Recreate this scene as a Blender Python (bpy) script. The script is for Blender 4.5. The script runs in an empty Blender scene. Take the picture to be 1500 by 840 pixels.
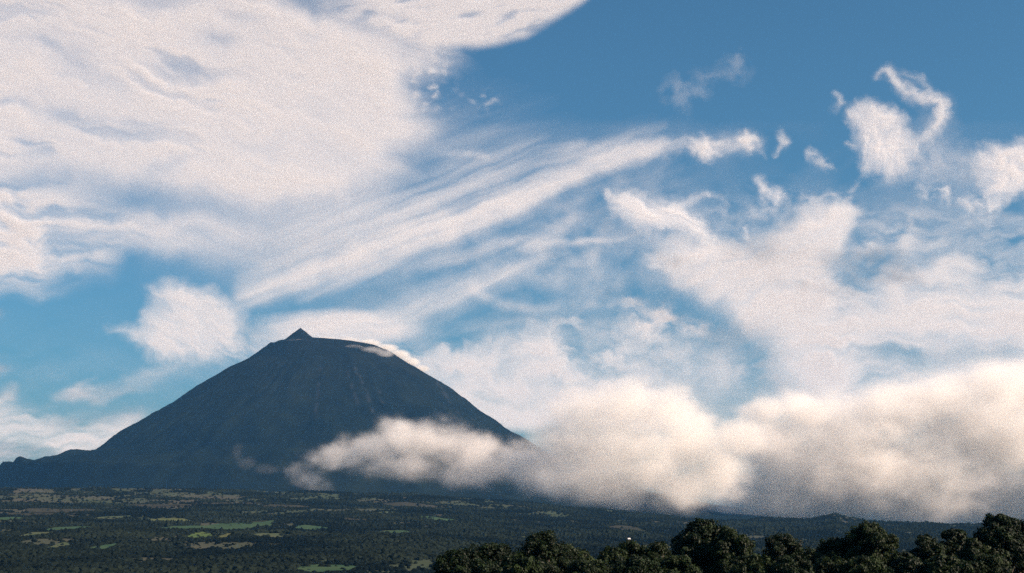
import bpy, math, time
import numpy as np
from mathutils import Vector

T0 = time.time()
sc = bpy.context.scene
COL = sc.collection
R = math.radians

# ------------------------------------------------------------------ camera
EYE = 100.0
PITCH = 9.6
F = 750.0 / math.tan(R(20.0))          # focal length in photo pixels (photo 1500 x 840)
cam_data = bpy.data.cameras.new('camera')
cam = bpy.data.objects.new('camera', cam_data)
COL.objects.link(cam)
cam_data.sensor_width = 36.0
cam_data.lens = 18.0 / math.tan(R(20.0))
cam_data.clip_start = 0.5
cam_data.clip_end = 200000.0
cam.location = (0.0, 0.0, EYE)
cam.rotation_euler = (R(90.0 + PITCH), 0.0, 0.0)
sc.camera = cam

# ------------------------------------------------------------------ sky, sun, exposure
SUN_AZ, SUN_EL = 110.0, 30.0            # degrees right of the view direction, above the horizon
world = bpy.data.worlds.new('World')
sc.world = world
world.use_nodes = True
world.cycles.sampling_method = 'NONE'
wt = world.node_tree
bg = wt.nodes['Background']
sky = wt.nodes.new('ShaderNodeTexSky')
sky.sky_type = 'NISHITA'
sky.sun_disc = False
sky.sun_elevation = R(SUN_EL)
sky.sun_rotation = R(SUN_AZ)
sky.altitude = 100.0
sky.air_density = 1.0
sky.dust_density = 2.1
sky.ozone_density = 3.0
film = wt.nodes.new('ShaderNodeMixRGB')          # the film's cyan-leaning rendering of the blue sky
film.blend_type = 'MULTIPLY'
film.inputs[0].default_value = 1.0
film.inputs[2].default_value = (0.46, 0.83, 0.93, 1.0)
wt.links.new(sky.outputs[0], film.inputs[1])
wt.links.new(film.outputs[0], bg.inputs[0])
bg.inputs[1].default_value = 0.05
sun_data = bpy.data.lights.new('sun', 'SUN')
sun_data.energy = 5.0
sun_data.angle = R(0.5)
sun_data.color = (1.0, 0.75, 0.585)
sun = bpy.data.objects.new('sun', sun_data)
COL.objects.link(sun)
sdir = Vector((math.sin(R(SUN_AZ)) * math.cos(R(SUN_EL)), math.cos(R(SUN_AZ)) * math.cos(R(SUN_EL)), math.sin(R(SUN_EL))))
sun.rotation_euler = sdir.to_track_quat('Z', 'Y').to_euler()
sun.location = (300, 0, 400)
sc.view_settings.view_transform = 'Standard'
sc.view_settings.look = 'None'
sc.view_settings.exposure = 1.15
sc.view_settings.gamma = 1.0
sc.view_settings.use_curve_mapping = False
sc.cycles.volume_bounces = 8
sc.cycles.max_bounces = 12
sc.cycles.diffuse_bounces = 3
sc.cycles.transparent_max_bounces = 16
sc.cycles.use_denoising = False
sc.cycles.sampling_pattern = 'BLUE_NOISE'
sc.cycles.sample_clamp_indirect = 4.0
sc.cycles.use_adaptive_sampling = False

# ------------------------------------------------------------------ projection helpers
cp, sp = math.cos(R(PITCH)), math.sin(R(PITCH))


def project(x, y, z):
    """World point -> photo pixel (1500 x 840)."""
    z = z - EYE
    d = y * cp + z * sp
    return 750.0 + F * x / d, 420.0 - F * (-y * sp + z * cp) / d


def ray(u, v):
    a, b = (u - 750.0) / F, (420.0 - v) / F
    return a, cp - b * sp, sp + b * cp


def at_y(u, v, y):
    a, b, c = ray(u, v)
    return a / b * y, y, EYE + c / b * y


def at_z(u, v, z):
    a, b, c = ray(u, v)
    t = (z - EYE) / c
    return a * t, b * t, z


# ------------------------------------------------------------------ noise
_G = {}


def _tab2(seed):
    if ('2', seed) not in _G:
        an = np.random.RandomState(seed).rand(256, 256).astype(np.float32) * 6.2831853
        _G['2', seed] = (np.cos(an), np.sin(an))
    return _G['2', seed]


def gn2(x, y, seed=0):
    gx, gy = _tab2(seed)
    x = np.asarray(x, np.float32)
    y = np.asarray(y, np.float32)
    xi, yi = np.floor(x), np.floor(y)
    fx, fy = x - xi, y - yi
    i, j = xi.astype(np.int32) & 255, yi.astype(np.int32) & 255
    i1, j1 = (i + 1) & 255, (j + 1) & 255
    wx = fx * fx * fx * (fx * (fx * 6 - 15) + 10)
    wy = fy * fy * fy * (fy * (fy * 6 - 15) + 10)
    a = gx[i, j] * fx + gy[i, j] * fy
    b = gx[i1, j] * (fx - 1) + gy[i1, j] * fy
    c = gx[i, j1] * fx + gy[i, j1] * (fy - 1)
    d = gx[i1, j1] * (fx - 1) + gy[i1, j1] * (fy - 1)
    a += wx * (b - a)
    c += wx * (d - c)
    return (a + wy * (c - a)) * 1.5


def fbm2(x, y, oct=5, seed=0, gain=0.5):
    s, amp, tot = 0.0, 1.0, 0.0
    for o in range(oct):
        s = s + amp * gn2(x * 2.0 ** o + 17.3 * o, y * 2.0 ** o - 9.1 * o, seed + o)
        tot += amp
        amp *= gain
    return s / tot * 1.6


def _tab3(seed):
    if ('3', seed) not in _G:
        g = np.random.RandomState(seed + 900).randn(3, 64, 64, 64).astype(np.float32)
        g /= np.sqrt((g * g).sum(0)) + 1e-6
        _G['3', seed] = [np.ascontiguousarray(k) for k in g]
    return _G['3', seed]


def gn3(x, y, z, seed=0):
    g = _tab3(seed)
    xi, yi, zi = np.floor(x), np.floor(y), np.floor(z)
    fx, fy, fz = x - xi, y - yi, z - zi
    i, j, k = xi.astype(np.int32) & 63, yi.astype(np.int32) & 63, zi.astype(np.int32) & 63
    I, J, K = (i, (i + 1) & 63), (j, (j + 1) & 63), (k, (k + 1) & 63)
    q = lambda f: f * f * f * (f * (f * 6 - 15) + 10)
    wx, wy, wz = q(fx), q(fy), q(fz)

    def corner(a, b, c):
        return (g[0][I[a], J[b], K[c]] * (fx - a) + g[1][I[a], J[b], K[c]] * (fy - b) + g[2][I[a], J[b], K[c]] * (fz - c))

    def lerp(w, a, b):
        return a + w * (b - a)
    return lerp(wz, lerp(wy, lerp(wx, corner(0, 0, 0), corner(1, 0, 0)), lerp(wx, corner(0, 1, 0), corner(1, 1, 0))),
                lerp(wy, lerp(wx, corner(0, 0, 1), corner(1, 0, 1)), lerp(wx, corner(0, 1, 1), corner(1, 1, 1)))) * 1.4


def fbm3(x, y, z, oct=4, seed=0, gain=0.5):
    s, amp, tot = 0.0, 1.0, 0.0
    for o in range(oct):
        s = s + amp * gn3(x * 2.0 ** o + 7.7 * o, y * 2.0 ** o + 3.1 * o, z * 2.0 ** o - 5.3 * o, seed + o)
        tot += amp
        amp *= gain
    return s / tot * 1.6


def sstep(a, b, x):
    t = np.clip((x - a) / (b - a), 0.0, 1.0)
    return t * t * (3 - 2 * t)


# ------------------------------------------------------------------ material and mesh helpers
def material(name):
    m = bpy.data.materials.new(name)
    m.use_nodes = True
    nt = m.node_tree
    return m, nt, nt.nodes['Principled BSDF']


def node(nt, kind, **kw):
    n = nt.nodes.new(kind)
    for k, v in kw.items():
        setattr(n, k, v)
    return n


def mesh_object(name, verts, faces, mat=None, parent=None, smooth=False, attrs=None):
    """verts n x 3, faces m x k (all faces with the same number of corners) -> one linked mesh object."""
    verts = np.asarray(verts, np.float32)
    faces = np.asarray(faces, np.int32)
    me = bpy.data.meshes.new(name)
    me.vertices.add(len(verts))
    me.vertices.foreach_set('co', verts.ravel())
    m, k = faces.shape
    me.loops.add(m * k)
    me.loops.foreach_set('vertex_index', faces.ravel())
    me.polygons.add(m)
    me.polygons.foreach_set('loop_start', np.arange(m, dtype=np.int32) * k)
    me.polygons.foreach_set('use_smooth', np.full(m, smooth, dtype=bool))
    for an, av in (attrs or {}).items():
        a = me.attributes.new(an, 'FLOAT', 'POINT')
        a.data.foreach_set('value', np.asarray(av, np.float32).ravel())
    me.update(calc_edges=True)
    me.validate()
    if mat:
        me.materials.append(mat)
    o = bpy.data.objects.new(name, me)
    COL.objects.link(o)
    if parent:
        o.parent = parent
    return o


def grid_faces(n, m, wrap=False):
    """Quads of an n x m vertex grid (row major); wrap closes the first axis."""
    i = np.arange(n if wrap else n - 1)[:, None]
    j = np.arange(m - 1)[None, :]
    i1 = (i + 1) % n
    return np.stack([i * m + j, i1 * m + j, i1 * m + j + 1, i * m + j + 1], -1).reshape(-1, 4)


def tag(o, label=None, cat=None, group=None, kind=None):
    for k, v in (('label', label), ('category', cat), ('group', group), ('kind', kind)):
        if v:
            o[k] = v
    return o


def empty(name, loc):
    o = bpy.data.objects.new(name, None)
    COL.objects.link(o)
    o.location = loc
    o.empty_display_size = 1.0
    return o


# ------------------------------------------------------------------ ground
CREST = np.array([(-2600, 752), (-700, 738), (-200, 727), (0, 722), (150, 720), (300, 722), (450, 721), (600, 726), (750, 737), (900, 750),
                  (1050, 764), (1120, 763), (1192, 763.5), (1210, 760.5), (1222, 757.5), (1236, 760.5), (1262, 763.5), (1300, 765.5), (1430, 770), (1700, 777), (2300, 790), (4000, 800)], float)


def ground_height(x, y):
    """Height of the lowland: a knoll under the trees, a dip, then a long rise to a crest at about 5 km."""
    x = np.asarray(x, float)
    y = np.asarray(y, float)
    r = np.hypot(x, y)
    az = np.arctan2(x, y)
    u = 750 + F * np.tan(np.clip(az, -1.1, 1.1)) / cp
    vc = np.interp(u, CREST[:, 0], CREST[:, 1])
    rc = np.interp(u, [-500, 0, 600, 1050, 1500], [5200, 5000, 5000, 4600, 4300])
    slope_c = (768.5 - vc) / F / 0.99
    # apparent slope (height over distance) rises from the dip to the crest
    t = np.clip((r - 1500) / (rc - 1500), 0, 1)
    s0 = -82.0 / F
    hfar = EYE + r * (s0 + (slope_c - s0) * t ** 0.55)
    hc = EYE + rc * slope_c
    over = np.clip(r - rc, 0, None)
    hfar = np.where(r > rc, hc - 0.016 * over - 25 * sstep(0, 900, over), hfar)
    hnear = np.interp(r, [0, 60, 190, 420, 900, 1500], [EYE - 6, EYE - 10.5, EYE - 11.8, EYE - 29, EYE - 46, EYE + 1500 * s0])
    w = sstep(1300, 1700, r)
    h = hnear * (1 - w) + hfar * w
    front = sstep(1.9, 1.2, np.abs(az))
    h = h * front + (EYE - 6 - 0.004 * r) * (1 - front)
    amp = 1.0 * sstep(400, 2500, r)
    h = h + amp * (10 * fbm2(x / 420, y / 420, 3, 40) + 2.5 * fbm2(x / 110, y / 110, 3, 44))
    return np.maximum(h, 6.0)


az = np.concatenate([np.linspace(-180, -26, 70)[:-1], np.linspace(-26, 26, 620), np.linspace(26, 180, 70)[1:-1]])
rr = np.concatenate([[0.6], np.geomspace(3, 1500, 90), np.linspace(1500, 5400, 330)[1:], np.linspace(5400, 14500, 120)[1:]])
A, RR = np.meshgrid(np.radians(az), rr, indexing='ij')
gx, gy = RR * np.sin(A), RR * np.cos(A)
gz = ground_height(gx, gy)


def field_pattern(x, y):
    """0..1: how open (grass rather than wood) the lowland is; long strips across the slope with straight-ish walls."""
    r = np.hypot(x, y)
    uu = 750 + F * x / np.maximum(y, 1) / cp
    a = fbm2(x / 230 + 3.1, y / 330, 3, 60)
    b = fbm2(x / 70, y / 110, 3, 64)
    left = sstep(760, 250, uu)
    zone = np.interp(r, [1500, 2100, 2700, 3500, 4300, 5200], [0.12, 0.02, 0.22, 0.25, 0.55, 0.62])
    zone = zone * (0.4 + 0.6 * left)
    return np.clip(sstep(0.12, 0.5, 0.75 * a + 0.5 * b + zone - 0.12), 0, 1)


gopen = field_pattern(gx, gy)
gm, nt, bs = material('ground_cover')
at = node(nt, 'ShaderNodeAttribute', attribute_name='open')
n1 = node(nt, 'ShaderNodeTexNoise')
n1.inputs['Scale'].default_value = 0.012
n1.inputs['Detail'].default_value = 8
n2 = node(nt, 'ShaderNodeTexNoise')
n2.inputs['Scale'].default_value = 0.004
n2.inputs['Detail'].default_value = 4
geo = node(nt, 'ShaderNodeNewGeometry')
nt.links.new(geo.outputs['Position'], n1.inputs['Vector'])
nt.links.new(geo.outputs['Position'], n2.inputs['Vector'])
cr = node(nt, 'ShaderNodeValToRGB')
e = cr.color_ramp.elements
e[0].position, e[0].color = 0.3, (0.0085, 0.0125, 0.008, 1)
e[1].position, e[1].color = 0.7, (0.032, 0.036, 0.022, 1)
nt.links.new(n1.outputs[0], cr.inputs[0])
cr2 = node(nt, 'ShaderNodeValToRGB')
e = cr2.color_ramp.elements
e[0].position, e[0].color = 0.35, (0.056, 0.056, 0.044, 1)
e[1].position, e[1].color = 0.62, (0.040, 0.054, 0.034, 1)
nt.links.new(n2.outputs[0], cr2.inputs[0])
mx = node(nt, 'ShaderNodeMixRGB')
nt.links.new(at.outputs['Fac'], mx.inputs[0])
nt.links.new(cr.outputs[0], mx.inputs[1])
nt.links.new(cr2.outputs[0], mx.inputs[2])
nt.links.new(mx.outputs[0], bs.inputs['Base Color'])
bs.inputs['Roughness'].default_value = 0.95
bs.inputs['Specular IOR Level'].default_value = 0.0
ground = mesh_object('ground', np.stack([gx, gy, gz], -1).reshape(-1, 3), grid_faces(len(az), len(rr), True), gm, smooth=True,
                     attrs={'open': gopen})
tag(ground, kind='structure')

# ------------------------------------------------------------------ mountain
MY = 10000.0
MCX = at_y(482, 700, MY)[0]
LEFT = [(425, 498), (395, 507), (365, 522), (330, 540.5), (300, 558), (240, 595), (190, 624), (150, 650), (126, 661), (95, 666), (60, 673), (30, 678), (0, 687), (-60, 699), (-200, 722), (-420, 748), (-800, 775), (-1200, 790)]
RIGHT = [(465, 499.5), (490, 503), (555, 509), (580, 521), (602, 532), (625, 546), (665, 570), (700, 597), (730, 617), (752, 633), (778, 648), (850, 690), (930, 717), (1050, 745), (1250, 765), (1500, 778), (2000, 790)]


def profile(pts, shift=0.0):
    rs, hs = [], []
    for u, v in pts:
        x, _, z = at_y(u, v, MY)
        rs.append(abs(x - MCX))
        hs.append(z)
    return np.array(rs), np.array(hs)


Lr, Lh = profile(LEFT)
Rr, Rh = profile(RIGHT)
Rr, Rh = Rr[2:], Rh[2:]
NT, NR = 1100, 330
th = np.linspace(0, 2 * math.pi, NT, endpoint=False)
mr = np.concatenate([np.linspace(0, 700, 100), np.linspace(700, 2600, 150)[1:], np.geomspace(2600, 5600, 82)[1:]])
TH, MR = np.meshgrid(th, mr, indexing='ij')
wr = 0.5 + 0.5 * np.cos(TH)                      # 1 towards +x (right), 0 towards -x (left)
mX, mY_ = MCX + MR * np.cos(TH), MY + MR * np.sin(TH)
# the skyline of a cone lies nearer than its axis: settle the two profiles until the skyline has the surveyed shape
LU, LV = np.array(LEFT)[:, 0], np.array(LEFT)[:, 1]
RU, RV = np.array(RIGHT)[2:, 0], np.array(RIGHT)[2:, 1]
LHI, RHI = Lh.copy(), Rh.copy()
for it in range(10):
    mz = np.interp(MR, Lr, Lh) * (1 - wr) + np.interp(MR, Rr, Rh) * wr
    su_, sv_ = project(mX[:, 60:], mY_[:, 60:], mz[:, 60:])
    for U_, V_, H_ in ((LU, LV, Lh), (RU, RV, Rh)):
        for k_ in range(len(U_)):
            if -60 <= U_[k_] <= 370 or 600 <= U_[k_] <= 1000:
                m_ = np.abs(su_ - U_[k_]) < 5
                if m_.any():
                    H_[k_] -= .8 * (V_[k_] - sv_[m_].min()) * MY / F if V_[k_] < 760 else 0
    Lh[:] = np.minimum.accumulate(Lh)
    Rh[:] = np.minimum.accumulate(Rh)
mz = np.interp(MR, Lr, Lh) * (1 - wr) + np.interp(MR, Rr, Rh) * wr
su_, sv_ = project(mX, mY_, mz)
print('skyline', [(int(U_), round(float(V_ - sv_[np.abs(su_ - U_) < 5].min()), 1)) for U_, V_ in list(zip(LU, LV))[:14] + list(zip(RU, RV))[:10]])
# gullies that run down the slope, rough rock and canopy
env = sstep(380, 800, MR) * sstep(5200, 2400, MR)
warp = 0.35 * fbm2(mX / 800, mY_ / 800, 3, 70)
rough0 = fbm2(mX / 420, mY_ / 420, 3, 86)
g1 = gn2(TH * 14 / 6.2831853 * 4.4 + warp * 2.0, MR / 2600, 71)
g2 = gn2(TH * 30 / 6.2831853 * 5.3 + warp * 5.0, MR / 1500, 72)
g3 = gn2(TH * 75 / 6.2831853 * 5.0 + warp * 9.0, MR / 900, 73)
mz = mz + env * (-26 * np.abs(g1) * (.4 + .6 * sstep(-.3, .4, warp)) - 10 * np.abs(g2) * sstep(-.25, .35, rough0) - 3 * np.abs(g3) * sstep(-.2, .4, -rough0) + 10)
rough = fbm2(mX / 170, mY_ / 170, 5, 75)
mz = mz + (2.0 + 9.0 * env) * rough
mz = mz + sstep(600, 1400, MR) * 3.0 * gn2(mX / 17, mY_ / 17, 79)
# little cones and bumps on the left flank seen against the sky
for (u, v, rad, hh) in ((97, 664, 60, 22), (24, 679, 75, 36), (64, 674, 60, 10)):
    bx = at_y(u, v, MY)[0]
    cand = np.abs(su_ - u) < 4
    ky = np.where(cand, sv_, 1e9).argmin()
    mz = mz + hh * np.exp(-((mX - mX.flat[ky]) ** 2 + (mY_ - mY_.flat[ky]) ** 2) / rad ** 2)
# summit spire: the small peak standing left of the middle of the crater
px_, _, pz_ = at_y(442, 482, MY)
py_ = MY - 60
d = np.hypot(mX - px_, mY_ - py_)
dd = np.hypot(mX - px_, (mY_ - py_))
peak = pz_ - 0.80 * dd + 2.5 * fbm2(mX / 30, mY_ / 30, 3, 80) * sstep(5, 40, dd)
mz = np.where(d < 170, np.maximum(mz, peak), mz)
# crater rim right of the spire is ragged
rim = sstep(330, 390, MR) * sstep(520, 430, MR)
mz = mz + rim * 9 * np.clip(fbm2(mX / 50, mY_ / 50, 4, 82), -0.4, 1)
# hollow crater floor
mz = mz - 30 * sstep(330, 120, MR) * (d > 150)
# old slides: paler bare strips running down the face
pu, pv = project(mX, mY_, mz)
scar = np.zeros_like(mz)
for line in (((518, 536), (528, 556), (538, 578), (545, 600), (552, 628)), ((510, 545), (516, 570), (524, 590)), ((556, 575), (566, 605), (570, 630)), ((470, 540), (466, 575), (462, 610)), ((640, 560), (660, 590), (672, 606))):
    for (a0, b0), (a1, b1) in zip(line[:-1], line[1:]):
        t_ = np.clip(((pu - a0) * (a1 - a0) + (pv - b0) * (b1 - b0)) / ((a1 - a0) ** 2 + (b1 - b0) ** 2), 0, 1)
        scar = np.maximum(scar, np.exp(-(np.hypot(pu - a0 - (a1 - a0) * t_, pv - b0 - (b1 - b0) * t_) / 2.6) ** 2))
scar = scar * (mY_ < MY) * sstep(-.25, .35, fbm2(mX / 60, mY_ / 60, 4, 88))
mm, nt, bs = material('volcano_slope')
geo = node(nt, 'ShaderNodeNewGeometry')
n1 = node(nt, 'ShaderNodeTexNoise')
n1.inputs['Scale'].default_value = 0.006
n1.inputs['Detail'].default_value = 10
n1.inputs['Roughness'].default_value = 0.65
n0 = node(nt, 'ShaderNodeTexNoise')
n0.inputs['Scale'].default_value = 0.0016
n0.inputs['Detail'].default_value = 5
nt.links.new(geo.outputs['Position'], n0.inputs['Vector'])
na_ = node(nt, 'ShaderNodeMath', operation='MULTIPLY_ADD')
na_.inputs[1].default_value = 0.55
nt.links.new(n0.outputs[0], na_.inputs[0])
nh_ = node(nt, 'ShaderNodeMath', operation='MULTIPLY_ADD')
nh_.inputs[1].default_value = 0.6
nh_.inputs[2].default_value = -0.08
nt.links.new(n1.outputs[0], nh_.inputs[0])
nt.links.new(nh_.outputs[0], na_.inputs[2])
nt.links.new(geo.outputs['Position'], n1.inputs['Vector'])
sx = node(nt, 'ShaderNodeSeparateXYZ')
nt.links.new(geo.outputs['Position'], sx.inputs[0])
mp = node(nt, 'ShaderNodeMapRange')
mp.inputs['From Min'].default_value = 700
mp.inputs['From Max'].default_value = 1500
nt.links.new(sx.outputs['Z'], mp.inputs['Value'])
veg = node(nt, 'ShaderNodeValToRGB')
e = veg.color_ramp.elements
e[0].position, e[0].color = 0.35, (0.0015, 0.003, 0.003, 1)
e[1].position, e[1].color = 0.68, (0.0085, 0.0125, 0.008, 1)
nt.links.new(na_.outputs[0], veg.inputs[0])
rock = node(nt, 'ShaderNodeValToRGB')
e = rock.color_ramp.elements
e[0].position, e[0].color = 0.38, (0.003, 0.004, 0.004, 1)
e[1].position, e[1].color = 0.70, (0.010, 0.0105, 0.0095, 1)
nt.links.new(na_.outputs[0], rock.inputs[0])
mx = node(nt, 'ShaderNodeMixRGB')
nt.links.new(mp.outputs[0], mx.inputs[0])
nt.links.new(veg.outputs[0], mx.inputs[1])
nt.links.new(rock.outputs[0], mx.inputs[2])
sa = node(nt, 'ShaderNodeAttribute', attribute_name='scar')
mx2 = node(nt, 'ShaderNodeMixRGB')
nt.links.new(sa.outputs['Fac'], mx2.inputs[0])
nt.links.new(mx.outputs[0], mx2.inputs[1])
mx2.inputs[2].default_value = (0.016, 0.018, 0.018, 1)
nt.links.new(mx2.outputs[0], bs.inputs['Base Color'])
bs.inputs['Roughness'].default_value = 0.95
bs.inputs['Specular IOR Level'].default_value = 0.0
mountain = mesh_object('mountain', np.stack([mX, mY_, mz], -1).reshape(-1, 3), grid_faces(NT, len(mr), True)[:, ::-1], mm, smooth=True, attrs={'scar': scar})
tag(mountain, label='dark blue volcanic cone with a small pointed summit peak', kind='structure')
print('terrain', round(time.time() - T0, 1))

# ------------------------------------------------------------------ clouds: density grids
def volume_material(name, color, aniso):
    m = bpy.data.materials.new(name)
    m.use_nodes = True
    m.cycles.volume_sampling = 'DISTANCE'
    nt = m.node_tree
    nt.nodes.clear()
    o = nt.nodes.new('ShaderNodeOutputMaterial')
    p = nt.nodes.new('ShaderNodeVolumePrincipled')
    p.inputs['Density'].default_value = 0.001
    p.inputs['Anisotropy'].default_value = aniso
    p.inputs['Color'].default_value = (*color, 1)
    nt.links.new(p.outputs[0], o.inputs['Volume'])
    return m


high_mat = volume_material('high_cloud_droplets', (1, 1, 1), 0.0)
low_mat = volume_material('warm_tinted_low_cloud', (0.985, 0.962, 0.922), 0.1)  # cream tint puts warm sunlight scattered inside the cloud into its colour


def cloud_grid(name, arr, lo, hi, mat):
    """A real volume: per-voxel extinction (1/m) as a grid between the corners lo and hi."""
    lo, hi = [float(k) for k in lo], [float(k) for k in hi]
    nx, ny, nz = arr.shape
    arr = arr * 1000.0                                      # per kilometre; the material turns it back into per metre
    me = bpy.data.meshes.new(name + '_samples')
    me.vertices.add(arr.size)
    a = me.attributes.new('amount', 'FLOAT', 'POINT')
    a.data.foreach_set('value', np.ascontiguousarray(arr, np.float32).ravel())
    src = bpy.data.objects.new(name + '_samples', me)      # data only: never linked to the scene
    vol = bpy.data.volumes.new(name)
    vol.materials.append(mat)
    vol.render.clipping = 0.0
    ob = bpy.data.objects.new(name, vol)
    COL.objects.link(ob)
    g = bpy.data.node_groups.new(name, 'GeometryNodeTree')
    g.interface.new_socket('Geometry', in_out='INPUT', socket_type='NodeSocketGeometry')
    g.interface.new_socket('Geometry', in_out='OUTPUT', socket_type='NodeSocketGeometry')
    N, L = g.nodes.new, g.links.new
    go, oi = N('NodeGroupOutput'), N('GeometryNodeObjectInfo')
    oi.inputs['Object'].default_value = src
    vc, sm = N('GeometryNodeVolumeCube'), N('GeometryNodeSetMaterial')
    sm.inputs['Material'].default_value = mat
    vc.inputs['Min'].default_value, vc.inputs['Max'].default_value = lo, hi
    for k, n in zip('XYZ', arr.shape):
        vc.inputs['Resolution ' + k].default_value = n
    pos = N('GeometryNodeInputPosition')

    def vm(op, a, b):
        x = N('ShaderNodeVectorMath')
        x.operation = op
        L(a, x.inputs[0])
        if b is not None:
            x.inputs[1].default_value = b
        return x.outputs[0]
    q = vm('SUBTRACT', pos.outputs[0], lo)
    q = vm('MULTIPLY', q, [(n - 1) / (h - l) for n, h, l in zip(arr.shape, hi, lo)])
    q = vm('FLOOR', vm('ADD', q, (0.5, 0.5, 0.5)), None)
    s = N('ShaderNodeSeparateXYZ')
    L(q, s.inputs[0])

    def im(op, a, b):
        x = N('FunctionNodeIntegerMath')
        x.operation = op
        for i, v in enumerate((a, b)):
            if isinstance(v, int):
                x.inputs[i].default_value = v
            else:
                L(v, x.inputs[i])
        return x.outputs[0]
    idx = im('ADD', im('MULTIPLY', im('ADD', im('MULTIPLY', s.outputs[0], ny), s.outputs[1]), nz), s.outputs[2])
    na = N('GeometryNodeInputNamedAttribute')
    na.data_type = 'FLOAT'
    na.inputs['Name'].default_value = 'amount'
    si = N('GeometryNodeSampleIndex')
    si.data_type = 'FLOAT'
    L(oi.outputs['Geometry'], si.inputs['Geometry'])
    L(na.outputs['Attribute'], si.inputs['Value'])
    L(idx, si.inputs['Index'])
    L(si.outputs[0], vc.inputs['Density'])
    L(vc.outputs[0], sm.inputs['Geometry'])
    L(sm.outputs[0], go.inputs[0])
    md = ob.modifiers.new('density', 'NODES')
    md.node_group = g
    return ob


class Sheet:
    """A plan of a thin cloud's cover over a patch of sky, in degrees-like units (photo pixels), built from strokes, patches and fibres."""

    def __init__(self, u0, u1, v0, v1):
        self.b = (u0, u1, v0, v1)
        self.u, self.v = np.meshgrid(np.arange(u0, u1 + 1, dtype=np.float32), np.arange(v0, v1 + 1, dtype=np.float32), indexing='ij')
        self.a = np.zeros_like(self.u)

    def add(self, a):
        self.a = 1 - (1 - self.a) * (1 - np.clip(a, 0, 0.985))

    def warp(self, seed, *pairs):
        u, v = self.u, self.v
        for k, (s, am) in enumerate(pairs):
            u, v = (u + am * fbm2(u / s, v / s, 3, seed + 10 * k), v + am * fbm2(u / s + 31, v / s + 57, 3, seed + 10 * k + 4))
        return u, v

    def fibre(self, u, v, ang, L, W, seed, oct=4):
        c, s = math.cos(R(ang)), math.sin(R(ang))
        return fbm2((u * c + v * s) / L, (-u * s + v * c) / W, oct, seed)


def poly_sd(u, v, pts):
    pts = np.array(pts, np.float32)
    d2 = np.full(u.shape, 1e12, np.float32)
    ins = np.zeros(u.shape, bool)
    for (x0, y0), (x1, y1) in zip(pts, np.roll(pts, -1, 0)):
        ex, ey = x1 - x0, y1 - y0
        wx, wy = u - x0, v - y0
        t = np.clip((wx * ex + wy * ey) / (ex * ex + ey * ey + 1e-9), 0, 1)
        d2 = np.minimum(d2, (wx - ex * t) ** 2 + (wy - ey * t) ** 2)
        c = ((y0 <= v) & (y1 > v)) | ((y1 <= v) & (y0 > v))
        ins ^= c & (u < x0 + (v - y0) * ex / (ey if ey else 1e-9))
    d = np.sqrt(d2)
    return np.where(ins, -d, d)


def patch(u, v, pts, soft):
    return sstep(soft, -soft, poly_sd(u, v, pts))


def stroke(u, v, pts, sharp=2.0):
    """pts: (u, v, half width, alpha) along a spine; the nearest point of the spine decides width and strength."""
    best = np.full(u.shape, -1.0, np.float32)
    dens = np.zeros(u.shape, np.float32)
    pts = np.array(pts, np.float32)
    for p, q in zip(pts[:-1], pts[1:]):
        ex, ey = q[0] - p[0], q[1] - p[1]
        t = np.clip(((u - p[0]) * ex + (v - p[1]) * ey) / (ex * ex + ey * ey), 0, 1)
        d = np.hypot(u - p[0] - ex * t, v - p[1] - ey * t)
        w = p[2] + (q[2] - p[2]) * t
        al = p[3] + (q[3] - p[3]) * t
        dens = np.maximum(dens, al * np.exp(-(d / w) ** sharp))
    return dens


def ell(u, v, cx, cy, rx, ry, ang=0.0, p=2.0):
    c, s = math.cos(R(ang)), math.sin(R(ang))
    du, dv = u - cx, v - cy
    return np.exp(-(((du * c + dv * s) / rx) ** 2 + ((-du * s + dv * c) / ry) ** 2) ** (p / 2))


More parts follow.
